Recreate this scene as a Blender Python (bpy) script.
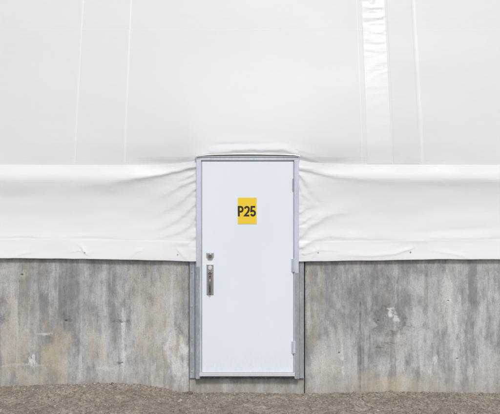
import bpy, bmesh, math, random
import numpy as np
from mathutils import Vector
R = math.radians
S = 0.00977                       # metres per unit of the facade survey grid
D = 8.0
CZ = 183 * S
sc = bpy.context.scene
for o in list(bpy.data.objects): bpy.data.objects.remove(o)

# ------------------------------------------------------------ camera, sky, sun, exposure
cam = bpy.data.cameras.new('camera'); co = bpy.data.objects.new('camera', cam)
sc.collection.objects.link(co); sc.camera = co
co.location = (0, -D, CZ); co.rotation_euler = (R(90), 0, 0)
cam.sensor_width = 36; cam.lens = 36 * D / (500 * S); cam.clip_end = 600
SUN_EL, SUN_AZ = R(50), R(9)      # azimuth measured from the camera side towards the right
w = bpy.data.worlds.new('World'); sc.world = w; w.use_nodes = True
nt = w.node_tree; bg = nt.nodes['Background']
sky = nt.nodes.new('ShaderNodeTexSky'); sky.sky_type = 'NISHITA'; sky.sun_disc = False
sky.sun_elevation = SUN_EL; sky.sun_rotation = math.pi - SUN_AZ
sky.air_density = 1.0; sky.dust_density = 2.0; sky.ozone_density = 1.0
nt.links.new(sky.outputs[0], bg.inputs[0]); bg.inputs[1].default_value = 0.12
sun = bpy.data.lights.new('sun', 'SUN'); sun.energy = 1.5; sun.angle = R(10); sun.color = (1, .975, .94)
so = bpy.data.objects.new('sun', sun); sc.collection.objects.link(so)
sd = Vector((math.sin(SUN_AZ) * math.cos(SUN_EL), -math.cos(SUN_AZ) * math.cos(SUN_EL), math.sin(SUN_EL)))
so.rotation_euler = sd.to_track_quat('Z', 'Y').to_euler(); so.location = sd * 30
sc.view_settings.view_transform = 'Standard'; sc.view_settings.look = 'None'
sc.view_settings.exposure = 0.32; sc.view_settings.gamma = 1
sc.render.resolution_x = 1024; sc.render.resolution_y = 848

rng = np.random.default_rng(7); random.seed(7)
def X(px): return (px - 250) * S
def Z(py): return (390 - py) * S
def PX(x): return x / S + 250
def PY(z): return 390 - z / S

# ------------------------------------------------------------ numpy noise
def vnoise(x, y, seed):
    r = np.random.default_rng(seed).random((256, 256))
    xi = np.floor(x).astype(int); yi = np.floor(y).astype(int)
    fx = x - xi; fy = y - yi; fx = fx * fx * (3 - 2 * fx); fy = fy * fy * (3 - 2 * fy)
    a = r[xi % 256, yi % 256]; b = r[(xi + 1) % 256, yi % 256]
    c = r[xi % 256, (yi + 1) % 256]; d = r[(xi + 1) % 256, (yi + 1) % 256]
    return (a * (1 - fx) + b * fx) * (1 - fy) + (c * (1 - fx) + d * fx) * fy * 1.0
def fbm(x, y, seed, oct=4, gain=.5):
    t = 0; a = 1; n = 0
    for k in range(oct):
        t = t + a * (vnoise(x * 2 ** k + 17.3 * k, y * 2 ** k + 9.1 * k, seed + k) - .5); n += a; a *= gain
    return t / n * 2
def sstep(a, b, x):
    t = np.clip((x - a) / (b - a), 0, 1); return t * t * (3 - 2 * t)

# ------------------------------------------------------------ object helpers
def link(name, me, mat=None, parent=None, smooth=False):
    o = bpy.data.objects.new(name, me); sc.collection.objects.link(o)
    if mat: me.materials.append(mat)
    if parent: o.parent = parent
    if smooth: me.polygons.foreach_set('use_smooth', [True] * len(me.polygons))
    return o
def tag(o, label=None, cat=None, group=None, kind=None):
    for k, v in (('label', label), ('category', cat), ('group', group), ('kind', kind)):
        if v: o[k] = v
    if cat and not kind: o['kind'] = 'thing'
    return o
def empty(name, loc=(0, 0, 0)):
    o = bpy.data.objects.new(name, None); sc.collection.objects.link(o); o.location = loc; return o
def to_parent(o, root):            # keep world position while parented to an Empty at its base
    o.parent = root; o.matrix_parent_inverse.identity()
    l = Vector(root.location); p = root.parent
    while p: l += Vector(p.location); p = p.parent
    o.location = Vector(o.location) - l
    return o
def grid(name, P, keep=None, extra=None, mat=None, smooth=True, attrs=None):
    """P: (nv, nu, 3) positions. extra = (verts, quads) appended. """
    nv, nu, _ = P.shape
    idx = np.arange(nv * nu).reshape(nv, nu)
    q = np.stack([idx[:-1, :-1], idx[:-1, 1:], idx[1:, 1:], idx[1:, :-1]], -1).reshape(-1, 4)
    if keep is not None: q = q[keep.reshape(-1)]
    V = P.reshape(-1, 3)
    if extra is not None:
        ev, eq = extra; q = np.concatenate([q, np.array(eq) + len(V)]); V = np.concatenate([V, np.array(ev, float)])
    me = bpy.data.meshes.new(name)
    used = np.zeros(len(V), bool); used[q.reshape(-1)] = True
    remap = np.cumsum(used) - 1; q = remap[q]; n0 = nv * nu
    V = V[used]
    me.vertices.add(len(V)); me.vertices.foreach_set('co', V.astype(np.float32).reshape(-1))
    me.loops.add(len(q) * 4); me.loops.foreach_set('vertex_index', q.astype(np.int32).reshape(-1))
    me.polygons.add(len(q)); me.polygons.foreach_set('loop_start', np.arange(0, len(q) * 4, 4, dtype=np.int32))
    if attrs:
        for k, a in attrs.items():
            full = np.zeros(len(used)); full[:n0] = a.reshape(-1)
            at = me.attributes.new(k, 'FLOAT', 'POINT'); at.data.foreach_set('value', full[used].astype(np.float32))
    me.update(calc_edges=True); me.validate()
    return link(name, me, mat, None, smooth)
def bm_obj(name, bm, mat, smooth=False):
    bmesh.ops.recalc_face_normals(bm, faces=bm.faces)
    me = bpy.data.meshes.new(name); bm.to_mesh(me); bm.free(); return link(name, me, mat, None, smooth)
def box(bm, x0, x1, y0, y1, z0, z1, bev=0):
    r = bmesh.ops.create_cube(bm, size=1)
    for v in r['verts']:
        v.co = Vector(((x0 + x1) / 2 + v.co.x * (x1 - x0), (y0 + y1) / 2 + v.co.y * (y1 - y0), (z0 + z1) / 2 + v.co.z * (z1 - z0)))
    if bev:
        es = list({e for v in r['verts'] for e in v.link_edges})
        bmesh.ops.bevel(bm, geom=es, offset=bev, segments=2, affect='EDGES', profile=.5)
def cyl(bm, x, z, y0, y1, r0, r1=None, seg=20, bev=0):     # cylinder along y, front = y1 (towards the camera: smaller y)
    r1 = r0 if r1 is None else r1
    ra = [bm.verts.new((x + r0 * math.cos(2 * math.pi * k / seg), y0, z + r0 * math.sin(2 * math.pi * k / seg))) for k in range(seg)]
    rb = [bm.verts.new((x + r1 * math.cos(2 * math.pi * k / seg), y1, z + r1 * math.sin(2 * math.pi * k / seg))) for k in range(seg)]
    for k in range(seg): bm.faces.new((ra[k], ra[(k + 1) % seg], rb[(k + 1) % seg], rb[k]))
    bm.faces.new(ra); bm.faces.new(rb[::-1])
def tube(bm, pts, r, seg=10, flat=1.0):
    rings = []
    for i, p in enumerate(pts):
        p = Vector(p); t = (Vector(pts[min(i + 1, len(pts) - 1)]) - Vector(pts[max(i - 1, 0)])).normalized()
        a = t.cross(Vector((1, 0, 0))); a = a.normalized() if a.length > 1e-4 else Vector((0, 0, 1)); b = t.cross(a)
        rings.append([bm.verts.new(p + a * r * math.cos(2 * math.pi * k / seg) * flat + b * r * math.sin(2 * math.pi * k / seg)) for k in range(seg)])
    for A, B in zip(rings, rings[1:]):
        for k in range(seg): bm.faces.new((A[k], A[(k + 1) % seg], B[(k + 1) % seg], B[k]))
    bm.faces.new(rings[0]); bm.faces.new(rings[-1][::-1])

# ------------------------------------------------------------ materials
class NB:
    def __init__(s, name):
        s.m = bpy.data.materials.new(name); s.m.use_nodes = True; s.t = s.m.node_tree; s.n = s.t.nodes
        s.b = s.n['Principled BSDF']; s.tc = s.n.new('ShaderNodeTexCoord')
        s.geo = s.n.new('ShaderNodeNewGeometry')
    def L(s, a, b): s.t.links.new(a, b)
    def map(s, scale, loc=(0, 0, 0), src=None):
        n = s.n.new('ShaderNodeMapping'); n.inputs['Scale'].default_value = scale; n.inputs['Location'].default_value = loc
        s.L(src or s.geo.outputs['Position'], n.inputs[0]); return n.outputs[0]
    def noise(s, scale, sc3=(1, 1, 1), det=4, rough=.55, dist=0, loc=(0, 0, 0)):
        n = s.n.new('ShaderNodeTexNoise'); n.inputs['Scale'].default_value = scale; n.inputs['Detail'].default_value = det
        n.inputs['Roughness'].default_value = rough; n.inputs['Distortion'].default_value = dist
        s.L(s.map(sc3, loc), n.inputs['Vector']); return n.outputs[0]
    def ramp(s, src, *st):
        n = s.n.new('ShaderNodeValToRGB'); e = n.color_ramp.elements
        while len(e) < len(st): e.new(.5)
        for q, (p, c) in zip(e, st): q.position = p; q.color = (c, c, c, 1) if isinstance(c, (int, float)) else (*c, 1)
        s.L(src, n.inputs[0]); return n.outputs[0]
    def mix(s, f, a, b, mode='MIX'):
        n = s.n.new('ShaderNodeMix'); n.data_type = 'RGBA'; n.blend_type = mode; n.clamp_factor = True
        for v, i in ((f, 0), (a, 6), (b, 7)):
            if isinstance(v, (int, float)): n.inputs[i].default_value = v if i == 0 else (v, v, v, 1)
            elif isinstance(v, tuple): n.inputs[i].default_value = (*v, 1)
            else: s.L(v, n.inputs[i])
        return n.outputs[2]
    def math(s, op, a, b=0.0, clamp=False):
        n = s.n.new('ShaderNodeMath'); n.operation = op; n.use_clamp = clamp
        for v, i in ((a, 0), (b, 1)):
            if isinstance(v, (int, float)): n.inputs[i].default_value = v
            else: s.L(v, n.inputs[i])
        return n.outputs[0]
    def attr(s, name):
        n = s.n.new('ShaderNodeAttribute'); n.attribute_name = name; return n.outputs['Fac']
    def bump(s, h, strength, dist=.01):
        n = s.n.new('ShaderNodeBump'); n.inputs['Strength'].default_value = strength; n.inputs['Distance'].default_value = dist
        s.L(h, n.inputs['Height']); s.L(n.outputs[0], s.b.inputs['Normal'])
    def fin(s, col=None, rough=None, metal=None, spec=None):
        for v, k in ((col, 'Base Color'), (rough, 'Roughness'), (metal, 'Metallic'), (spec, 'Specular IOR Level')):
            if v is None: continue
            if isinstance(v, (int, float)): s.b.inputs[k].default_value = v
            elif isinstance(v, tuple): s.b.inputs[k].default_value = (*v, 1)
            else: s.L(v, s.b.inputs[k])
        return s.m

def m_vinyl(name, tint=(.80, .80, .80), dirt=.05, rough=.38, weave=.1):
    b = NB(name)
    a = b.noise(.9, (1, 1, .55), 6, .55)                 # broad weathering, runs down
    f = b.noise(60, (.25, 1, 2.2), 3, .6)
    c = b.mix(b.ramp(a, (.35, 0.), (.7, 1.)), tuple(t * (1 - dirt) for t in tint), tint)
    st = b.ramp(b.noise(9, (1, 1, .09), 4, .6), (.55, 0.), (.8, 1.))
    c = b.mix(b.math('MULTIPLY', st, dirt * 1.2), c, (.60, .585, .55))
    fine = b.n.new('ShaderNodeTexWave'); fine.wave_type = 'BANDS'; fine.bands_direction = 'Z'
    fine.inputs['Scale'].default_value = 22; fine.inputs['Distortion'].default_value = 3; fine.inputs['Detail'].default_value = 3
    b.L(b.map((1, 1, 1)), fine.inputs['Vector'])
    h = b.math('ADD', b.math('MULTIPLY', f, .6), b.math('MULTIPLY', fine.outputs[1], .35))
    b.bump(h, weave, .0016)
    r = b.ramp(a, (.3, rough - .05), (.7, rough + .08))
    return b.fin(c, r, spec=.45)
M_cover = m_vinyl('white_vinyl', (.668, .668, .662), .05, .50, .15)
M_skirt = m_vinyl('white_vinyl_skirt', (.775, .77, .76), .045, .40, .08)
M_seam = m_vinyl('welded_vinyl', (.695, .695, .69), .03, .46, .18)
M_lap = m_vinyl('lapped_vinyl', (.678, .678, .672), .03, .40, .15)
M_band = m_vinyl('dull_vinyl', (.645, .648, .645), .035, .50, .18)

def m_concrete(name, seed=0.):
    b = NB(name)
    L = (seed, 0, seed * .3)
    big = b.noise(2.2, (1, 1, .55), 6, .6, .4, L)
    streak = b.noise(8, (1, 1, .07), 8, .68, .1, L)
    streak2 = b.noise(24, (1, 1, .12), 5, .6, .2, L)
    mott = b.noise(20, (1, 1, .5), 10, .74, .35, L)
    col = b.mix(b.ramp(big, (.36, 0.), (.64, 1.)), (.325, .32, .312), (.46, .455, .438))
    col = b.mix(b.math('MULTIPLY', b.ramp(streak, (.47, 0.), (.60, 1.)), .55), col, (.54, .53, .51))
    col = b.mix(b.math('MULTIPLY', b.ramp(streak2, (.50, 0.), (.66, 1.)), .32), col, (.21, .203, .19))
    w1 = b.ramp(b.noise(3.4, (1, 1, .3), 5, .6, .3, (seed + 4, 0, 2)), (.5, 0.), (.68, 1.))
    col = b.mix(b.math('MULTIPLY', w1, .22), col, (.47, .415, .32))
    col = b.mix(b.math('MULTIPLY', b.ramp(mott, (.34, 1.), (.50, 0.)), .55), col, (.185, .18, .17))
    col = b.mix(b.math('MULTIPLY', b.ramp(mott, (.52, 0.), (.68, 1.)), .45), col, (.60, .585, .55))
    pt = b.noise(7, (1, 1, .28), 12, .74, .25, (seed + 9, 1, 3))
    col = b.mix(b.math('MULTIPLY', b.ramp(pt, (.52, 0.), (.60, 1.)), .40), col, (.20, .196, .188))
    col = b.mix(b.math('MULTIPLY', b.ramp(pt, (.40, 1.), (.48, 0.)), .5), col, (.60, .59, .56))
    tn = b.attr('tone')
    col = b.mix(b.math('MULTIPLY', b.ramp(tn, (.02, 0.), (.75, 1.)), .55), col, (.60, .59, .55))
    tm = b.math('MULTIPLY', tn, -1.0)
    col = b.mix(b.math('MULTIPLY', b.ramp(tm, (.02, 0.), (.75, 1.)), .62), col, (.20, .195, .187))
    k = b.math('MULTIPLY', b.attr('warm'), b.ramp(mott, (.3, .7), (.6, 1.)))
    col = b.mix(k, col, (.53, .46, .315))
    k = b.math('MULTIPLY', b.attr('dark'), b.ramp(mott, (.36, 1.), (.6, .5)))
    col = b.mix(k, col, (.19, .18, .17))
    k = b.math('MULTIPLY', b.attr('pale'), b.ramp(mott, (.35, .55), (.55, 1.)))
    col = b.mix(k, col, (.70, .69, .655))
    gr = b.noise(110, (1, 1, .8), 4, .7, 0, L)
    col = b.mix(b.math('MULTIPLY', b.ramp(gr, (.35, 1.), (.5, 0.)), .35), col, (.17, .165, .155))
    sep = b.n.new('ShaderNodeSeparateXYZ'); b.L(b.geo.outputs['Position'], sep.inputs[0])
    low = b.ramp(sep.outputs[2], (.0, 1.), (.22, 0.))
    col = b.mix(b.math('MULTIPLY', b.math('MULTIPLY', low, b.ramp(pt, (.38, .3), (.6, 1.))), .55), col, (.36, .31, .235))
    pore = b.n.new('ShaderNodeTexVoronoi'); pore.inputs['Scale'].default_value = 34
    b.L(b.map((1, 1, 1)), pore.inputs['Vector'])
    pr = b.ramp(pore.outputs['Distance'], (.05, 1.), (.11, 0.))
    pr = b.math('MULTIPLY', pr, b.ramp(b.noise(5), (.52, 0.), (.6, 1.)))
    col = b.mix(b.math('MULTIPLY', pr, .6), col, (.09, .085, .08))
    h = b.math('SUBTRACT', b.math('ADD', mott, b.math('MULTIPLY', streak2, .5)), pr)
    b.bump(h, .6, .006)
    return b.fin(col, .88, spec=.25)
M_conc = m_concrete('board_marked_concrete')
M_sill = m_concrete('sill_concrete', 6.)

def m_galv(name, tint, metal=.55, rough=.42, spangle=.35):
    b = NB(name)
    v = b.n.new('ShaderNodeTexVoronoi'); v.inputs['Scale'].default_value = 75; b.L(b.map((1, 1, .7)), v.inputs['Vector'])
    sep = b.n.new('ShaderNodeSeparateColor'); b.L(v.outputs['Color'], sep.inputs[0])
    n = b.noise(9, (1, 1, .35), 5, .65)
    c = b.mix(b.math('MULTIPLY', sep.outputs[0], spangle), tint, tuple(min(1, t * 1.5) for t in tint))
    c = b.mix(b.math('MULTIPLY', b.ramp(n, (.45, 0.), (.7, 1.)), .5), c, tuple(t * .62 for t in tint))
    c = b.mix(b.math('MULTIPLY', b.ramp(b.noise(30, (1, 1, .3), 5, .7), (.58, 0.), (.7, 1.)), .5), c, (.72, .72, .70))
    b.bump(n, .15, .002)
    return b.fin(c, rough, metal)
M_post = m_galv('galvanised_steel', (.33, .36, .385), .25, .5)
M_frame = m_galv('zinc_coated_frame', (.60, .65, .71), .25, .42, .12)
M_alu = m_galv('mill_aluminium', (.56, .56, .55), .65, .3, .05)
M_lock = m_galv('satin_lock_steel', (.55, .55, .56), .8, .24, .05)
M_pull = m_galv('dark_pull_steel', (.20, .20, .21), .75, .28, .05)

def m_paint(name, c, rough=.4, dirt=.05):
    b = NB(name)
    a = b.noise(2.0, (1, 1, .5), 5, .6); f = b.noise(180, (1, 1, 1), 2)
    col = b.mix(b.ramp(a, (.35, 0.), (.7, 1.)), tuple(t * (1 - dirt) for t in c), c)
    # splashed dust on the lowest part of the leaf
    sep = b.n.new('ShaderNodeSeparateXYZ'); b.L(b.geo.outputs['Position'], sep.inputs[0])
    low = b.ramp(sep.outputs[2], (.12, 1.), (.42, 0.))
    sp = b.math('MULTIPLY', low, b.ramp(b.noise(45, (1, 1, .6), 6, .75), (.5, 0.), (.75, 1.)))
    col = b.mix(b.math('MULTIPLY', sp, .35), col, (.42, .37, .30))
    b.bump(f, .06, .001)
    return b.fin(col, rough, spec=.45)
M_door = m_paint('white_door_enamel', (.775, .83, .865), .36, .045)
M_sweep = m_paint('sill_white', (.66, .66, .66), .45, .1)
M_black = m_paint('sill_shadow_black', (.025, .025, .027), .7)  # near-black colour for the painted shadow line below the door
M_grom = m_paint('grommet_metal', (.42, .42, .43), .4)
M_yel = m_paint('yellow_sign_film', (.90, .62, .03), .42, .06)
M_edge = m_paint('pale_sign_backing', (.78, .74, .52), .5)
M_ink = m_paint('black_ink', (.022, .02, .010), .65)

def m_soil():
    b = NB('dry_gravelly_soil')
    a = b.noise(2.6, (1, 1, 1), 9, .68); f = b.noise(30, (1, 1, 1), 8, .7); g = b.noise(130, (1, 1, 1), 5, .7)
    c = b.mix(b.ramp(a, (.35, 0.), (.66, 1.)), (.24, .20, .152), (.47, .40, .315))
    c = b.mix(b.math('MULTIPLY', b.ramp(f, (.38, 1.), (.55, 0.)), .9), c, (.15, .12, .085))
    c = b.mix(b.math('MULTIPLY', b.ramp(b.noise(5, (1, 1, 1), 8, .7, .3, (3, 1, 0)), (.52, 0.), (.62, 1.)), .5), c, (.19, .155, .115))
    c = b.mix(b.math('MULTIPLY', b.ramp(g, (.56, 0.), (.66, 1.)), .6), c, (.36, .325, .28))
    b.bump(b.math('ADD', f, b.math('MULTIPLY', g, .5)), .8, .012)
    return b.fin(c, .95, spec=.15)
M_soil = m_soil()
def m_stone():
    b = NB('mixed_stone')
    n = b.n.new('ShaderNodeAttribute'); n.attribute_name = 'tint'
    f = b.noise(160, (1, 1, 1), 4, .7)
    c = b.mix(b.ramp(f, (.35, .0), (.65, .5)), n.outputs['Color'], (.30, .27, .23))
    b.bump(f, .5, .003)
    return b.fin(c, .9, spec=.2)
M_stone = m_stone()

# ------------------------------------------------------------ ground
def axis(lo, hi, step, far, n=26):
    d = np.arange(lo, hi + step / 2, step); g = (far - hi) ** (np.arange(1, n + 1) / n) * 1.0
    g = step * ((far / step) ** (np.arange(1, n + 1) / n))
    return np.concatenate([(lo - g)[::-1], d, hi + g])
gx = np.array([-3000, -1200, -300, 0, 50, 110, 140, 162, 180, 196, 250, 300, 320, 360, 405, 460, 500, 800, 3000.])
gy = np.array([388, 386, 387, 386.5, 385, 383.3, 384.8, 387.5, 392.5, 393, 393, 394, 393.5, 392.5, 391.5, 393, 393.5, 391, 389])
def ground_h(x, y):
    base = np.interp(PX(x), gx, (390 - gy) * S)
    d = np.clip(-y, 0, 50)
    near = np.exp(-(d / .45) ** 2)
    h = base * near + (1 - near) * (.012 + .03 * fbm(x * .6, y * .6, 11))
    h = h + .018 * fbm(x * 3, y * 3, 21, 4) * sstep(0, .25, d + .05) + sstep(-.02, .06, d) * .022 * fbm(x * 11, y * 11, 31, 3) + .011 * np.abs(fbm(x * 40, y * 40, 41, 3))
    return h
ax = axis(-2.7, 2.7, .01, 160); ay = axis(-1.35, .06, .01, 160)
GX, GY = np.meshgrid(ax, ay)
P = np.stack([GX, GY, ground_h(GX, GY)], -1)
g = grid('ground', P, mat=M_soil); tag(g, kind='structure')

# ------------------------------------------------------------ stones and gravel
def ico(sub=1):
    bm = bmesh.new(); bmesh.ops.create_icosphere(bm, subdivisions=sub, radius=1)
    v = np.array([q.co[:] for q in bm.verts]); f = np.array([[q.index for q in p.verts] for p in bm.faces]); bm.free(); return v, f
iv, iF = ico(1)
TINTS = [(.34, .285, .215), (.26, .215, .16), (.30, .27, .23), (.35, .32, .28), (.28, .22, .155), (.13, .115, .095), (.42, .39, .35)]
def stones(name, spots, sub=(iv, iF), smooth=False):
    v0, f0 = sub; V = []; F = []; C = []
    for k, (x, y, z, r, t) in enumerate(spots):
        s3 = r * rng.uniform(.65, 1.2, 3) * (1, 1, .75)
        a = rng.uniform(0, 6.28); ca, sa = math.cos(a), math.sin(a)
        v = v0 * (1 + rng.uniform(-.22, .22, (len(v0), 1))) * s3
        v = np.stack([v[:, 0] * ca - v[:, 1] * sa, v[:, 0] * sa + v[:, 1] * ca, v[:, 2]], -1) + (x, y, z)
        F.append(f0 + k * len(v0)); V.append(v); j = rng.uniform(.8, 1.2)
        C.append(np.tile(np.array([*(c * j for c in t), 1]), (len(v0), 1)))
    V = np.concatenate(V); F = np.concatenate(F); C = np.concatenate(C)
    me = bpy.data.meshes.new(name)
    me.vertices.add(len(V)); me.vertices.foreach_set('co', V.astype(np.float32).ravel())
    me.loops.add(F.size); me.loops.foreach_set('vertex_index', F.astype(np.int32).ravel())
    me.polygons.add(len(F)); me.polygons.foreach_set('loop_start', np.arange(0, F.size, 3, dtype=np.int32))
    at = me.color_attributes.new('tint', 'FLOAT_COLOR', 'POINT'); at.data.foreach_set('color', C.astype(np.float32).ravel())
    me.update(calc_edges=True)
    return link(name, me, M_stone, None, smooth)
n = 17000
xs = rng.uniform(-2.9, 2.9, n); ys = -.005 - rng.beta(1, 1.2, n) * 1.5
rs = np.minimum(.0026 + rng.exponential(.0029, n), .021)
dens = fbm(xs * 2.2, ys * 2.2, 77); ok = rng.random(n) < .62 + .5 * dens
xs, ys, rs = xs[ok], ys[ok], rs[ok]
nb = 420                                  # looser clods, most of them shed against the foot of the wall
bx_ = rng.uniform(-2.8, 2.8, nb); bx_[:150] = X(rng.normal(115, 60, 150))
by_ = -.02 - rng.exponential(.16, nb); br_ = rng.uniform(.007, .017, nb)
xs = np.concatenate([xs, bx_]); ys = np.concatenate([ys, by_]); rs = np.concatenate([rs, br_])
zs = ground_h(xs, ys) + rs * .05
ti = rng.choice(len(TINTS), len(xs), p=[.3, .22, .18, .1, .08, .08, .04])
tag(stones('gravel', [(a, b, c, d, TINTS[t]) for a, b, c, d, t in zip(xs, ys, zs, rs, ti)]), kind='stuff')

iv2 = ico(2)
for (px, dy, r, t, lab) in [
    (113, -.05, .022, (.10, .09, .07), 'dark clod of earth on top of the left mound against the concrete'),
    (136, -.07, .013, (.12, .10, .08), 'small brown clod on the slope right of the left mound'),
    (190, -.05, .024, (.12, .105, .085), 'dark stone at the foot of the left steel door post'),
    (184, -.10, .014, (.26, .225, .18), 'light brown stone just left of the left door post'),
    (303, -.06, .014, (.17, .15, .12), 'brown stone at the foot of the right steel door post'),
    (29, -.16, .015, (.35, .32, .28), 'pale pebble lying on the soil near the left edge'),
    (104, -.36, .017, (.36, .24, .14), 'orange brown pebble on the soil in front of the left mound'),
    (402, -.07, .016, (.15, .13, .105), 'dark stone under the yellowish stain of the right concrete wall'),
    (262, -.30, .013, (.34, .31, .27), 'pale pebble on the soil in front of the door')]:
    x, y = X(px), dy
    z = float(ground_h(np.array([x]), np.array([y]))[0])
    o = stones('stone', [(0, 0, r * .25, r, t)], iv2); o.location = (x, y, z)
    tag(o, lab, 'stone', 'loose stones and clods on the soil')

# ------------------------------------------------------------ concrete walls
def blob(px, py, cx, cy, rx, ry, p=1.0, seed=0, e0=.55, e1=1.25):
    fx, fy = np.clip(rx * .8, 2, 14), np.clip(ry * .8, 2.5, 20)
    nx = fbm(px / fx, py / fy, 300 + seed, 5, .65) * 1.5; ny = fbm(px / fx + 50, py / fy, 340 + seed, 5, .65) * 1.5
    d = np.sqrt(((px - cx) / rx + nx) ** 2 + ((py - cy) / ry + ny) ** 2)
    return (1 - sstep(e0, e1, d)) * p
PALE = [(178, 362, 13, 34, .85), (170, 335, 5, 26, .5), (186, 378, 6, 16, .6), (123, 350, 2.2, 38, .7), (104, 368, 12, 1.6, .5), (33, 360, 3, 7, .9),
        (45, 334, 6, 1.5, .6), (104, 310, 2.2, 45, .35), (18, 365, 20, 1.8, .4), (17, 330, 1.8, 46, .3), (81, 355, 1.6, 30, .3), (153, 375, 3, 18, .4),
        (391, 313, 4, 4, .95), (396, 319, 3, 3, .8), (342, 353, 1.6, 9, .9), (343, 371, 1.4, 6, .7), (435, 361, 2.6, 5, .85), (430, 372, 2, 8, .6),
        (447, 290, 5, 20, .55), (449, 302, 2.5, 3, .9), (414, 345, 13, 40, .42), (458, 350, 6, 42, .5), (482, 330, 3, 50, .35), (401, 362, 4, 22, .5),
        (323, 372, 16, 14, .35), (494, 320, 5, 55, .3), (450, 322, 2, 14, .5), (385, 372, 6, 16, .35), (470, 372, 3, 18, .4), (366, 345, 2, 40, .25)]
WARM = [(51, 356, 13, 30, .62), (12, 345, 16, 52, .45), (152, 330, 12, 62, .40), (140, 290, 9, 22, .28), (176, 345, 6, 13, .5), (95, 350, 9, 20, .3), (30, 300, 12, 30, .25),
        (176, 280, 8, 30, .25), (328, 374, 9, 12, .45), (372, 388, 12, 12, .55), (393, 386, 20, 8, .72), (415, 386, 7, 7, .5), (314, 300, 8, 60, .2), (433, 384, 12, 9, .3), (392, 342, 13, 12, .22)]
DARK = [(381, 322, 9, 13, .6), (394, 332, 15, 11, .5), (388, 345, 16, 4, .35), (404, 350, 6, 16, .25), (66, 321, 5, 2, .8), (122, 322, 7, 1.8, .6), (122, 363, 6, 1.6, .6),
        (72, 300, 12, 26, .25), (120, 285, 20, 18, .22), (3, 320, 3, 5, .6), (178, 332, 6, 8, .35), (188, 330, 1.5, 60, .5), (371, 290, 18, 16, .25), (346, 290, 8, 30, .18),
        (438, 300, 4, 40, .2), (470, 300, 12, 22, .2), (342, 360, 1.4, 5, .6), (305.5, 320, 1.3, 70, .55), (88, 286, 10, 30, .2), (35, 276, 40, 8, .2), (400, 268, 90, 6, .16), (100, 266, 90, 5, .2)]
TIES = [(22, 275, 1.6), (66, 321, 1.7), (122, 323, 1.5), (122, 363, 1.3), (339, 353, 1.2), (457, 359, 1.3), (378, 321, 1.2), (448, 301, 1.2)]
LINES = [(64.0, 286, 330, 1.0), (360.2, 302, 400, 1.3), (358.6, 330, 385, .5)]
def make_wall(name, x0, x1, ztop, zbot, thick, mat, dense, off=0.0, marks=True):
    dx = np.arange(dense[0], dense[1] + 1e-6, .0055)
    xs = np.unique(np.round(np.concatenate([np.linspace(x0, dense[0], 12), dx, np.linspace(dense[1], x1, 12)]), 5))
    xs = xs[(xs >= x0) & (xs <= x1)]
    zs = np.concatenate([np.linspace(zbot, -.06, 4)[:-1], np.linspace(-.06, ztop, max(8, int((ztop + .06) / .0055)))])
    XX, ZZ = np.meshgrid(xs, zs); px, py = PX(XX), PY(ZZ)
    dep = .0012 * fbm(px / 3, py / 5, 90, 4) + .003 * fbm(px / 40, py / 60, 95, 3)
    # narrow shutter boards leave faint vertical steps
    bd = np.floor(px / 19.3 + .25); st = (np.sin(bd * 91.7) * .5) * .0016; dep += st
    pale = 0 * px; warm = 0 * px; dark = 0 * px
    if marks:
        for i, b in enumerate(PALE): pale = np.maximum(pale, blob(px, py, *b, seed=i % 7))
        for i, b in enumerate(WARM): warm = np.maximum(warm, blob(px, py, b[0], b[1], b[2] * 1.15, b[3] * 1.1, min(1, b[4] * 1.2), seed=i % 5 + 8, e0=.1, e1=1.45))
        for i, b in enumerate(DARK): dark = np.maximum(dark, blob(px, py, b[0], b[1], b[2] * 1.1, b[3] * 1.1, min(1, b[4] * 1.5), seed=i % 6 + 14, e0=.2, e1=1.35))
        for (tx, ty, r) in TIES:
            d = np.hypot(px - tx, (py - ty)); r = r * .7; k = 1 - sstep(r * .5, r * 1.3, d); dep -= .010 * k; dark = np.maximum(dark, .9 * k)
        for (lx, y0, y1, a) in LINES:
            wob = .5 * fbm(py / 12, py * 0, 55, 3)
            k = np.exp(-((px - lx - wob) / .75) ** 2) * sstep(y0 - 4, y0 + 3, py) * (1 - sstep(y1 - 4, y1 + 3, py)) * a
            k = k * (.55 + .6 * vnoise(py / 5, py * 0 + 3, 56)); dep -= .006 * k; dark = np.maximum(dark, .75 * np.clip(k, 0, 1))
        dep += .0025 * (pale > .5) * pale - .003 * (dark > .5)
    # each shutter board took the cement differently: long ragged tone bands
    bx = px / 9.7 + .5 * fbm(px / 6, py / 70, 400, 3)
    tone = (vnoise(np.floor(bx) * 3.7, py / 75., 410) - .5) * 1.15 + 1.25 * fbm(px / 24, py / 26, 420, 7, .68) + .3 * fbm(px / 2.2, py / 40, 430, 3)
    edge = np.minimum(np.minimum(XX - x0, x1 - XX), ztop - ZZ)
    rag = .010 * (.6 + .8 * fbm(px / 5, py / 5, 70, 3))
    chamf = np.clip(1 - edge / np.maximum(rag, .003), 0, 1) ** 2 * .007
    YY = off - dep + chamf
    P = np.stack([XX, YY, ZZ], -1)
    back = off + thick; k = len(xs)
    ev = []; eq = []
    # side, top and back faces start at the edge of the face
    f = off + .0068
    c = [(x0, f, zbot), (x1, f, zbot), (x1, f, ztop), (x0, f, ztop), (x0, back, zbot), (x1, back, zbot), (x1, back, ztop), (x0, back, ztop)]
    ev += c; eq += [(1, 5, 6, 2), (4, 0, 3, 7), (3, 2, 6, 7), (5, 4, 7, 6)]
    o = grid(name, P, extra=(ev, eq), mat=mat, attrs=dict(pale=pale, warm=warm, dark=dark, tone=tone))
    me = o.data; nf = len(me.polygons)
    for q in range(nf - 4, nf): me.polygons[q].use_smooth = False
    return o
WT = Z(250)
wl = make_wall('concrete_wall', -9, X(188.9), WT, -.35, .25, M_conc, (X(-25), X(188.9)))
tag(wl, 'weathered grey concrete wall with brown and cream streaks left of the white door', 'wall', 'low concrete base walls')
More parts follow.
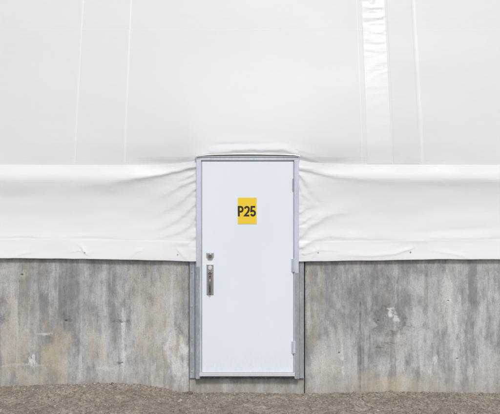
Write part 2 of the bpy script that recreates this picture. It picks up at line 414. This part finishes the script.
wr = make_wall('concrete_wall', X(304.5), 9, WT, -.35, .25, M_conc, (X(304.5), X(525)))
tag(wr, 'grey concrete wall with a dark blotch and yellowish foot stain right of the white door', 'wall', 'low concrete base walls')
ws = make_wall('concrete_sill', X(189.1), X(304.3), Z(378.2), -.35, .25, M_sill, (X(189.1), X(304.4)), .006, False)
tag(ws, 'low concrete sill directly below the white door', 'sill')

# ------------------------------------------------------------ fabric skin
def poly_fold(px, py, pts):
    """pts: (x, y, amp_mm, width_px). Sum of a soft ridge following the polyline."""
    best = np.full(px.shape, 1e9); out = np.zeros(px.shape)
    for (x0, y0, a0, w0), (x1, y1, a1, w1) in zip(pts, pts[1:]):
        dx, dy = x1 - x0, y1 - y0; L2 = dx * dx + dy * dy
        t0 = ((px - x0) * dx + (py - y0) * dy) / L2; t = np.clip(t0, 0, 1)
        d = np.hypot(px - x0 - t * dx, py - y0 - t * dy); side = np.sign((py - y0 - t * dy) * dx - (px - x0 - t * dx) * dy) * np.sign(dx)
        w_ = w0 + (w1 - w0) * t; a = (a0 + (a1 - a0) * t) / 1000
        ww = np.where(side > 0, w_ * .62, w_ * 1.35)         # steeper on the lower side
        v = a * np.exp(-(d / ww) ** 2)
        m = d < best; out = np.where(m, v, out); best = np.minimum(best, d)
    return out
FOLDS = [
 [(200, 167, 7, 1.5), (170, 172.5, 8, 2), (140, 178.5, 6, 2.6), (105, 184, 0, 4)],
 [(299, 169, 6, 1.5), (320, 173, 6, 2), (350, 177.5, 3, 3), (385, 180, 0, 4)],
 [(199, 166, 20, 4), (170, 171, 19, 5), (140, 177, 15, 6), (110, 182, 11, 8), (70, 185, 9, 10), (0, 184, 8, 11), (-60, 186, 8, 12), (-500, 184, 7, 12)],
 [(196, 180, 10, 2.2), (180, 186, 9, 3), (158, 197, 4, 5), (130, 206, 0, 6)],
 [(196, 190, 8, 2.2), (186, 196, 8, 3), (168, 208, 5, 5), (135, 221, 0, 7)],
 [(196, 203, 8, 2.4), (184, 214, 9, 3), (168, 224, 6, 4), (140, 232, 0, 6)],
 [(197, 216, 9, 2.4), (186, 228, 8, 3), (170, 235, 4, 4), (150, 238, 0, 4)],
 [(197, 236, 6, 2.2), (187, 243, 5, 3), (165, 246, 0, 3)],
 [(197, 172, 9, 1.8), (188, 176, 7, 2.4), (172, 182, 0, 3)],
 [(76, 243, 0, 2), (83, 247, 5, 1.6), (86, 252, 5, 1.4), (93, 255, 0, 2)],
 [(60, 252, 0, 2), (80, 250, 3, 1.6), (104, 252, 0, 2)],
 [(-200, 236, 2, 2.5), (0, 236, 2.5, 2.2), (90, 237, 2, 2), (150, 240, 1, 2)],
 # right of the door
 [(299, 166, 16, 3.5), (315, 169, 13, 4.5), (340, 173, 10, 6), (372, 177, 9, 7), (430, 179, 9, 8), (500, 179, 9, 8), (1000, 180, 8, 10)],
 [(299, 173, 9, 2.2), (306, 183, 9, 3), (315, 195, 5, 4), (330, 204, 0, 6)],
 [(299, 186, 7, 2), (305, 194, 6, 3), (316, 204, 0, 4)],
 [(302, 236, 8, 3), (309, 225, 13, 4.5), (325, 218, 12, 5), (342, 213, 5, 5), (362, 208, 0, 6)],
 [(300, 212, 7, 2), (305, 207, 7, 3), (318, 203, 0, 4)],
 [(300, 224, 7, 2), (307, 217, 6, 3), (320, 210, 0, 4)],
 [(302, 247, 8, 2.5), (312, 241, 8, 3), (330, 236, 6, 4), (360, 238, 5, 4), (400, 239, 5, 4), (450, 238, 6, 4), (500, 235, 6, 5), (1000, 238, 4, 6)],
 [(330, 255, 0, 2), (360, 256, 3, 1.8), (395, 254, 4, 2), (408, 250, 6, 1.8), (417, 244, 0, 2)],
 [(425, 250, 0, 2), (445, 253, 3, 1.8), (462, 257, 2, 1.6), (470, 259, 0, 2)],
 [(10, 257, 0, 2), (24, 253, 3, 1.8), (40, 250, 0, 2)], [(128, 258, 0, 2), (138, 252, 3, 1.6), (150, 249, 0, 2)],
 [(176, 246, 0, 2), (180, 252, 4, 1.6), (186, 258, 2, 2)], [(318, 244, 0, 2), (317, 250, 4, 1.6), (312, 257, 2, 2)],
 [(303, 254, 5, 2), (320, 250, 3, 2), (345, 251, 0, 2)],
 [(395, 228, 0, 5), (430, 226, 3, 6), (480, 224, 2, 6), (540, 224, 0, 6)],
 # drawn up over the door head
 [(185, 163, 0, 3), (197, 158, 10, 3), (212, 152, 18, 3), (235, 150.3, 19, 2.8), (262, 149.8, 19, 2.8), (285, 150.4, 20, 3), (298, 154, 12, 3), (312, 159, 8, 3.5), (335, 163, 0, 4)],
 [(205, 143, 0, 3), (225, 141, 5, 3), (260, 141.5, 3, 3), (285, 143, 0, 3)],
 [(150, 160, 0, 4), (175, 160, 4, 4), (196, 153, 6, 4), (210, 146, 0, 4)],
 [(300, 150, 7, 3), (312, 153, 5, 3), (330, 157, 0, 3)],
]
def folds(px, py):
    wx = px + 2.2 * fbm(px / 18, py / 14, 500, 3); wy = py + 2.0 * fbm(px / 22, py / 12, 510, 3)
    o = np.zeros(px.shape)
    for i, f in enumerate(FOLDS): o += poly_fold(wx, wy, [(a, b, c * (.85 if i in (2, 12) else .78), d * (1.35 if i in (2, 12) else 1.15)) for a, b, c, d in f])
    return o
# outward distance of the skin from the concrete face, against height
ky = np.array([-3000, 60, 110, 150, 160, 166, 178, 188, 198, 212, 228, 240, 250, 259.])
ko = np.array([0, 0, 0, 0, -.042, -.035, -.009, -.017, -.022, -.019, -.006, .008, .023, .038])
def hem_py(px):
    return np.interp(px, [-800, 0, 60, 120, 170, 192, 300, 330, 380, 430, 500, 1200], [255, 257.8, 258.2, 259.2, 260.2, 261.2, 261.3, 260.6, 260.0, 259.0, 258.9, 257])
def lean(z):
    h = np.maximum(z - Z(162), 0)
    return -.042 - .21 * h - .018 * h ** 2
def skin_out(px, py, z):
    low = np.interp(py, ky[4:], ko[4:])
    # smooth the piecewise profile
    s = 0
    for k, wgt in ((-4, .15), (-2, .2), (0, .3), (2, .2), (4, .15)):
        p = py + k
        s = s + wgt * np.where(p < 163, lean(Z(p)), np.interp(p, ky[4:], ko[4:]))
    o = s
    dl = np.hypot(np.logaddexp(0, (np.abs(px - 247.5) - 50) / 9.) * 9., np.clip(150 - py, 0, None) * .55) - 1.5
    ln = 16 + 34 * (1 - sstep(140, 172, py))
    near = np.exp(-np.clip(dl, 0, None) / ln)
    near = near * np.clip((py + 20) / 176., 0, 1) ** 2
    vert = 1
    target = .026
    o = o + (target - o) * near * vert * .93
    return o
def fabric(name, xs, zs, lift=0., keepf=None, mat=None, amp=1., wr=None, roll=False):
    XX, ZZ = np.meshgrid(xs, zs); px, py = PX(XX), PY(ZZ)
    o = skin_out(px, py, ZZ) + folds(px, py) * amp
    low = sstep(150, 175, py)
    o += low * .005 * fbm(px / 45, py / 22, 120, 3) + (1 - low) * .007 * fbm(px / 110, py / 60, 130, 2)
    o += .0003 * fbm(px / 14, py / 4, 140, 3)
    # puckers gathered against the door frame
    dl = np.where(px < 248, 196 - px, px - 299); nd = np.exp(-np.clip(dl, 0, None) / 11.) * low
    o += nd * .006 * fbm(px / 16 + 3, py / 5.5, 150, 3)
    if wr is not None: o += wr(px, py)
    o = o - .008 * sstep(156.5, 163.5, py) * (np.abs(px - 247.5) > 40) * (1 - .8 * sstep(85, 120, np.abs(px - 247.5)))
    o += lift
    P = np.stack([XX, -o, ZZ], -1)
    keep = None
    if keepf is not None:
        cx = (px[:-1, :-1] + px[1:, 1:]) / 2; cy = (py[:-1, :-1] + py[1:, 1:]) / 2; keep = keepf(cx, cy)
    return P, keep
building = empty('fabric_building', (0, 0, Z(259)))
tag(building, 'white vinyl covered building skin stretched above the concrete walls and around the door', 'building')
# main cover: dense in front, coarse beyond, arching back to the ridge
xs = np.concatenate([np.linspace(-9, X(-30), 40)[:-1], np.arange(X(-30), X(196), .0075), np.linspace(X(196), X(299), 132), np.arange(X(299) + .0075, X(530), .0075), np.linspace(X(530), 9, 40)])
xs = np.unique(np.round(xs, 5))
zs = np.unique(np.round(np.concatenate([np.linspace(Z(168), Z(156.6), 22), np.arange(Z(156.6) + .007, Z(-30), .007), np.linspace(Z(-30), 7.5, 40)]), 5))
P, keep = fabric('cover', xs, zs, keepf=lambda cx, cy: ~((cx > 196) & (cx < 299) & (cy > 156.6)), mat=M_cover)
# turn the skin over into the roof above the frame
zz = P[:, :, 2]; up = np.clip(zz - 4.6, 0, None); P[:, :, 1] += .16 * up ** 2.2
cov = grid('cover', P, keep, mat=M_cover); to_parent(cov, building)
# side skirts
SK = []
for (a, b) in ((-900, 197.0), (298.2, 1171)):
    a_, b_ = X(a), X(b)
    da, db = (max(a_, X(-30)), b_) if b < 250 else (a_, min(b_, X(530)))
    xs = np.unique(np.round(np.concatenate([np.linspace(a_, da, 60), np.arange(da, db, .005), np.linspace(db, b_, 60)]), 5))
    xs = xs[(xs >= a_ - 1e-6) & (xs <= b_ + 1e-6)]
    nz = 210; u = np.linspace(0, 1, nz)
    pxs = PX(xs); top = 164.2 + .5 * np.sin(pxs / 61.) - 4 * np.exp(-np.clip(np.where(pxs < 250, 196 - pxs, pxs - 299), 0, None) / 14.)
    hem = hem_py(pxs) + .35 * fbm(pxs / 22, pxs * 0, 160, 3)
    PYg = top[None, :] + (hem - top)[None, :] * u[:, None]
    ZZ = Z(PYg); XX = np.broadcast_to(xs, ZZ.shape); px = PX(XX)
    o = skin_out(px, PYg, ZZ) + folds(px, PYg) + .005 * fbm(px / 60, PYg / 22, 120, 2) + .0003 * fbm(px / 14, PYg / 4, 140, 3)
    dl = np.where(px < 248, 196 - px, px - 299); nd = np.exp(-np.clip(dl, 0, None) / 11.)
    o += nd * .007 * fbm(px / 16 + 3, PYg / 6.5, 150, 2) + .003
    o = np.where(PYg > 246, np.maximum(o, .014), o)           # lies over the concrete at the foot
    # weld line of the hem
    hl = PYg - (hem - 19)[None, :]; o += .0016 * sstep(-1, 1, hl) 
    P = np.stack([XX, -o, ZZ], -1)
    # hem rolls under and back up against the concrete
    last = P[-1]; rows = []
    for dy_, dz_ in ((.0015, -.002), (.004, -.003), (.0065, -.002), (.008, .002), (.009, .03)):
        r = last.copy(); r[:, 1] += dy_; r[:, 2] += dz_; rows.append(r)
    P = np.concatenate([P, np.array(rows)])
    # at the door the edge is folded in behind the jamb
    ob = grid('skirt', P, mat=M_skirt); to_parent(ob, building)
    ob['label'] = 'creased white vinyl skirt ' + ('left' if b < 250 else 'right') + ' of the door'
# welded seams: (x of the strip in survey units at the wall, width)
def strip(name, c0, c1, mat, lift, py0=163.5, wr=None, feather=True):
    nx = max(6, int((c1 - c0) / .35)); xs = np.linspace(X(c0), X(c1), nx)
    zs = np.concatenate([np.arange(Z(py0), Z(-30), .006), np.linspace(Z(-30), 7.5, 30)])
    P, _ = fabric(name, xs, zs, 0, wr=wr)
    e = np.minimum(np.arange(nx), np.arange(nx)[::-1]); P[:, :, 1] -= (np.clip(e / 3., 0, 1) * (lift + .0006) - .0006)[None, :]
    up = np.clip(P[:, :, 2] - 4.6, 0, None); P[:, :, 1] += .16 * up ** 2.2
    o = grid(name, P, mat=mat); to_parent(o, building); return o
for c, w_ in ((73.5, 3.4), (124, 3.6), (362.5, 2.2), (423.5, 4.0), (-60, 3.5), (-290, 3.5), (560, 3.5), (800, 3.5), (-240, 3.5), (610, 3.5)):
    strip('seam_strip', c - w_ / 2, c + w_ / 2, M_seam, .0006)
def band_wr(px, py):
    top = 1 - sstep(-5, 85, py)
    v = np.sin(py / 2.6 + px * .11 + 3 * fbm(px / 30, py / 12, 210, 3) * 2) * (.5 + .8 * vnoise(px / 40, py / 7, 211))
    return .0021 * v * (top ** 1.2 + .12) * sstep(366.5, 371, px) * (1 - sstep(388, 393.5, px))
strip('lap_strip', 367, 393, M_lap, .0018, wr=band_wr)
strip('dull_strip', 393.6, 420.8, M_band, .0015)
# horizontal weld across the cover
zh = Z(30); zh = (zh - CZ) * 1.043 + CZ
xs = np.concatenate([np.linspace(-9, X(-30), 40)[:-1], np.arange(X(-30), X(530), .02), np.linspace(X(530), 9, 40)])
zs = np.linspace(zh - .009, zh + .009, 6)
P, _ = fabric('weld', xs, zs, 0); e = np.array([-.0006, .0001, .0003, .0003, .0001, -.0006]); P[:, :, 1] -= e[:, None]
to_parent(grid('weld_strip', P, mat=M_cover), building)
# grommets that lace the skirt down
for (gx_, gy_) in ((85.5, 252.5), (178, 254.5), (318, 252.5), (-40, 252), (410, 252), (540, 252)):
    px = np.array([gx_]); py = np.array([gy_]); o_ = float((skin_out(px, py, Z(py)) + folds(px, py))[0]) + .006
    bm = bmesh.new(); cyl(bm, 0, 0, .004, -.0015, .0085, .007, 16); cyl(bm, 0, 0, -.001, -.0045, .0035, .003, 10)
    g_ = bm_obj('grommet', bm, M_grom, False); g_.location = (X(gx_), -o_, Z(gy_)); to_parent(g_, building)

# ------------------------------------------------------------ galvanised posts either side of the door
for (x0, x1, inner, side) in ((189.3, 198.6, 198.6, 'left'), (295.6, 304.0, 295.6, 'right')):
    root = empty('steel_post', (X((x0 + x1) / 2), .02, Z(378)))
    tag(root, 'galvanised steel post in the gap ' + side + ' of the door beside the concrete', 'post', 'steel posts flanking the door')
    bm = bmesh.new()
    a, b = X(x0), X(x1)
    # channel: back web, two forward flanges, rolled lips
    g = a + (b - a) * (.60 if side == 'left' else .40)
    box(bm, a + .004, b - .001, .004, .05, Z(378.2) + .001, Z(243), .002)
    if side == 'left': box(bm, X(196.3), X(200.2), -.0535, .003, Z(378.0) + .001, Z(266), .003)
    else: box(bm, X(294.7), X(298.9), -.0535, .003, Z(378.0) + .001, Z(272), .003)
    box(bm, a + .0015, g - .0015, -.010, .0038, Z(378.2) + .001, Z(243), .003)
    box(bm, g + .0015, b - .001, -.016, .0038, Z(378.2) + .001, Z(243), .003)
    o = bm_obj('channel', bm, M_post); to_parent(o, root)
    for zb_ in (272, 306, 340, 371):
        bm = bmesh.new(); cyl(bm, (a + g) / 2, Z(zb_), -.0102, -.0155, .0075, .0065, 6)
        o = bm_obj('bolt', bm, M_frame); to_parent(o, root)

# ------------------------------------------------------------ door
door = empty('door', (X(247.5), -.01, Z(377.5)))
tag(door, 'closed flush white steel door with metal frame and yellow number sign', 'door')
def part(name, mat, f, parent=None, smooth=False):
    bm = bmesh.new(); f(bm); o = bm_obj(name, bm, mat, smooth); to_parent(o, parent or door); return o
zt, zb = Z(159.0), Z(377.4)
def jamb(x0, x1, stop):
    def f(bm):
        box(bm, X(x0), X(x1), -.050, .06, zb, Z(160.6), .0025)
        if stop > 0: box(bm, X(x1) + .0003, X(x1) + .006, -.034, .05, zb, Z(160.6), .001)
        else: box(bm, X(x0) - .006, X(x0) - .0003, -.034, .05, zb, Z(160.6), .001)
    return f
part('jamb', M_frame, jamb(196.6, 201.4, 1)); part('jamb', M_frame, jamb(293.9, 298.6, -1))
part('head', M_frame, lambda bm: (box(bm, X(196.6), X(298.6), -.050, .06, Z(160.5), Z(157.6), .002), box(bm, X(202.2), X(293), -.034, .05, Z(161.4), Z(160.55), .0008)))
# arched drip cap over the head
def cap(bm):
    n = 48; prof = [(.01, .000), (-.060, -.004), (-.068, -.010), (-.070, -.016), (-.067, -.0165), (-.060, -.012), (.01, -.010)]
    rings = []
    for i in range(n + 1):
        t = i / n; px = 195.6 + t * (299.6 - 195.6)
        e = min(t * 104, (1 - t) * 104)
        top = 153.9 - .8 * math.sin(math.pi * t) + 2.4 * math.exp(-(t * 104) / 6) + 1.3 * math.exp(-((1 - t) * 104) / 3)
        rings.append([bm.verts.new((X(px), y, Z(top) + z)) for y, z in prof])
    for A, B in zip(rings, rings[1:]):
        for k in range(len(prof)): bm.faces.new((A[k], A[(k + 1) % len(prof)], B[(k + 1) % len(prof)], B[k]))
    bm.faces.new(rings[0]); bm.faces.new(rings[-1][::-1])
part('drip_cap', M_alu, cap)
part('flashing', M_alu, lambda bm: (box(bm, X(196.8), X(298.4), -.056, .02, Z(157.5), Z(155.9), .0015)))
leaf = part('leaf', M_door, lambda bm: box(bm, X(202.3), X(293.1), -.040, .004, Z(371.6), Z(161.8), .0018))
part('sweep', M_sweep, lambda bm: (box(bm, X(199.6), X(294.7), -.056, .0, Z(375.3), Z(371.9), .003)))
part('threshold_shadow', M_black, lambda bm: (box(bm, X(198.9), X(294.4), -.0515, .0045, Z(377.3), Z(375.6), .002)))  # threshold strip coloured black to stand in for the shadow under the sill
for (y0, y1, w_) in ((179, 190.5, .9), (258.5, 271.5, 1.5), (340.5, 352.5, 1.5)):
    def h(bm):
        xc = X(292.9); r = .0048 if w_ < 1 else .0075; n_ = 5; L_ = (Z(y0) - Z(y1)) / n_
        for k in range(n_):
            z0 = Z(y1) + k * L_; tube(bm, [(xc, -.050, z0 + .0006), (xc, -.050, z0 + L_ - .0006)], r, 12)
        tube(bm, [(xc, -.050, Z(y1) - .004), (xc, -.050, Z(y0) + .004)], r * .55, 10)
        if w_ > 1: box(bm, X(291.0), X(292.3), -.044, -.0405, Z(y1), Z(y0), .0008)
        if w_ > 1: box(bm, X(293.6), X(295.0), -.056, -.0503, Z(y1), Z(y0), .0008)
    part('hinge', M_frame if w_ > 1 else M_post, h, smooth=False)
# lock set on the leaf (sub-parts of the leaf)
def sub(name, mat, f, smooth=False):
    bm = bmesh.new(); f(bm); o = bm_obj(name, bm, mat, smooth); to_parent(o, leaf); return o
LX = X(210.3); F = -.0402
def shield(bm, zc, w_, h_):
    pts = [(-w_, h_), (w_, h_), (w_, -h_ * .25), (w_ * .55, -h_), (-w_ * .55, -h_), (-w_, -h_ * .25)]
    A = [bm.verts.new((LX + x, F, zc + z)) for x, z in pts]; B = [bm.verts.new((LX + x * .86, F - .008, zc + z * .86)) for x, z in pts]
    for k in range(6): bm.faces.new((A[k], A[(k + 1) % 6], B[(k + 1) % 6], B[k]))
    bm.faces.new(A); bm.faces.new(B[::-1])
sub('deadbolt', M_lock, lambda bm: (shield(bm, Z(256.2), .038, .036), cyl(bm, LX, Z(256), F - .007, F - .012, .026, .024, 24)))
sub('key_cylinder', M_pull, lambda bm: (cyl(bm, LX, Z(256), F - .0122, F - .024, .019, .016, 24), box(bm, LX - .0015, LX + .0015, F - .0255, F - .0242, Z(256) - .007, Z(256) + .007)))
sub('escutcheon', M_lock, lambda bm: (box(bm, LX - .034, LX + .034, F - .006, F, Z(294.5), Z(263.8), .003)))
sub('latch_cylinder', M_frame, lambda bm: (cyl(bm, LX, Z(267.5), F - .0062, F - .018, .021, .018, 24), box(bm, LX - .0015, LX + .0015, F - .0195, F - .0182, Z(267.5) - .007, Z(267.5) + .007)))
sub('thumb_piece', M_pull, lambda bm: (box(bm, LX - .018, LX + .018, F - .040, F - .0063, Z(273.5), Z(272), .003), cyl(bm, LX - .0, Z(272.7), F - .038, F - .044, .014, .012, 20)))
def pull(bm):
    pts = []
    for k in range(17):
        t = k / 16; pts.append((LX, F - .006 - .048 * math.sin(math.pi * t) ** .55, Z(276.5) + (Z(293) - Z(276.5)) * t))
    tube(bm, pts, .0115, 14)
sub('pull_handle', M_pull, pull, True)
for zz_ in (265, 293.2):
    for sx in (-1, 1): sub('screw', M_post, lambda bm: cyl(bm, LX + sx * .026, Z(zz_), F - .0058, F - .0085, .004, .003, 10))

# ------------------------------------------------------------ number sign
FS = -.0404
sign = empty('number_sign', (X(247.3), FS, Z(224)))
tag(sign, 'small yellow upright rectangular sign with black characters P25 stuck on the white door', 'sign')
part('backing', M_edge, lambda bm: box(bm, X(237.6), X(256.9), FS - .0012, FS, Z(224.2), Z(197.3), .0), sign)
part('panel', M_yel, lambda bm: box(bm, X(238.1), X(256.4), FS - .0024, FS - .0014, Z(223.7), Z(197.8), .0), sign)
def stroke(bm, pts, w_, y, ox, oz, sx, sz):
    P2 = [Vector((p[0] * sx, p[1] * sz)) for p in pts]; L_, R_ = [], []
    for i, p in enumerate(P2):
        a = (P2[i] - P2[i - 1]).normalized() if i else None; b = (P2[i + 1] - P2[i]).normalized() if i < len(P2) - 1 else None
        d = ((a or b) + (b or a)).normalized(); n_ = Vector((-d.y, d.x)); k = 1 / max(.5, n_.dot(Vector((-(a or b).y, (a or b).x))))
        L_.append(p + n_ * w_ / 2 * k); R_.append(p - n_ * w_ / 2 * k)
    vs = [[bm.verts.new((ox + q.x, yy, oz + q.y)) for q in side] for yy in (y, y - .0006) for side in (L_, R_)]
    l0, r0, l1, r1 = vs
    for i in range(len(P2) - 1):
        for A, B in ((l1, r1), (r0, l0), (l0, l1), (r1, r0)): bm.faces.new((A[i], A[i + 1], B[i + 1], B[i]))
    for i in (0, -1): bm.faces.new((l0[i], l1[i], r1[i], r0[i]))
def arc(cx, cy, rx, ry, a0, a1, n=12): return [(cx + rx * math.cos(R(a0 + (a1 - a0) * k / n)), cy + ry * math.sin(R(a0 + (a1 - a0) * k / n))) for k in range(n + 1)]
GL = {
 'P': [[(.16, 0), (.12, 1)], [(.12, .92)] + arc(.52, .69, .36, .23, 90, -90) + [(.12, .46)]],
 '2': [arc(.5, .70, .38, .22, 170, -20) + [(.72, .44), (.12, .085), (.95, .085)]],
 '5': [[(.90, .92), (.22, .92), (.15, .50)] + arc(.48, .31, .38, .23, 120, -160)]}
for i, ch in enumerate('P25'):
    def f(bm, ch=ch, i=i):
        for j, s_ in enumerate(GL[ch]): stroke(bm, s_, .0185, FS - .0026 - .0002 * j, X(238.1 + i * 6.15), Z(216.4), 5.3 * S, 10.4 * S)
    part('character', M_ink, f, sign)
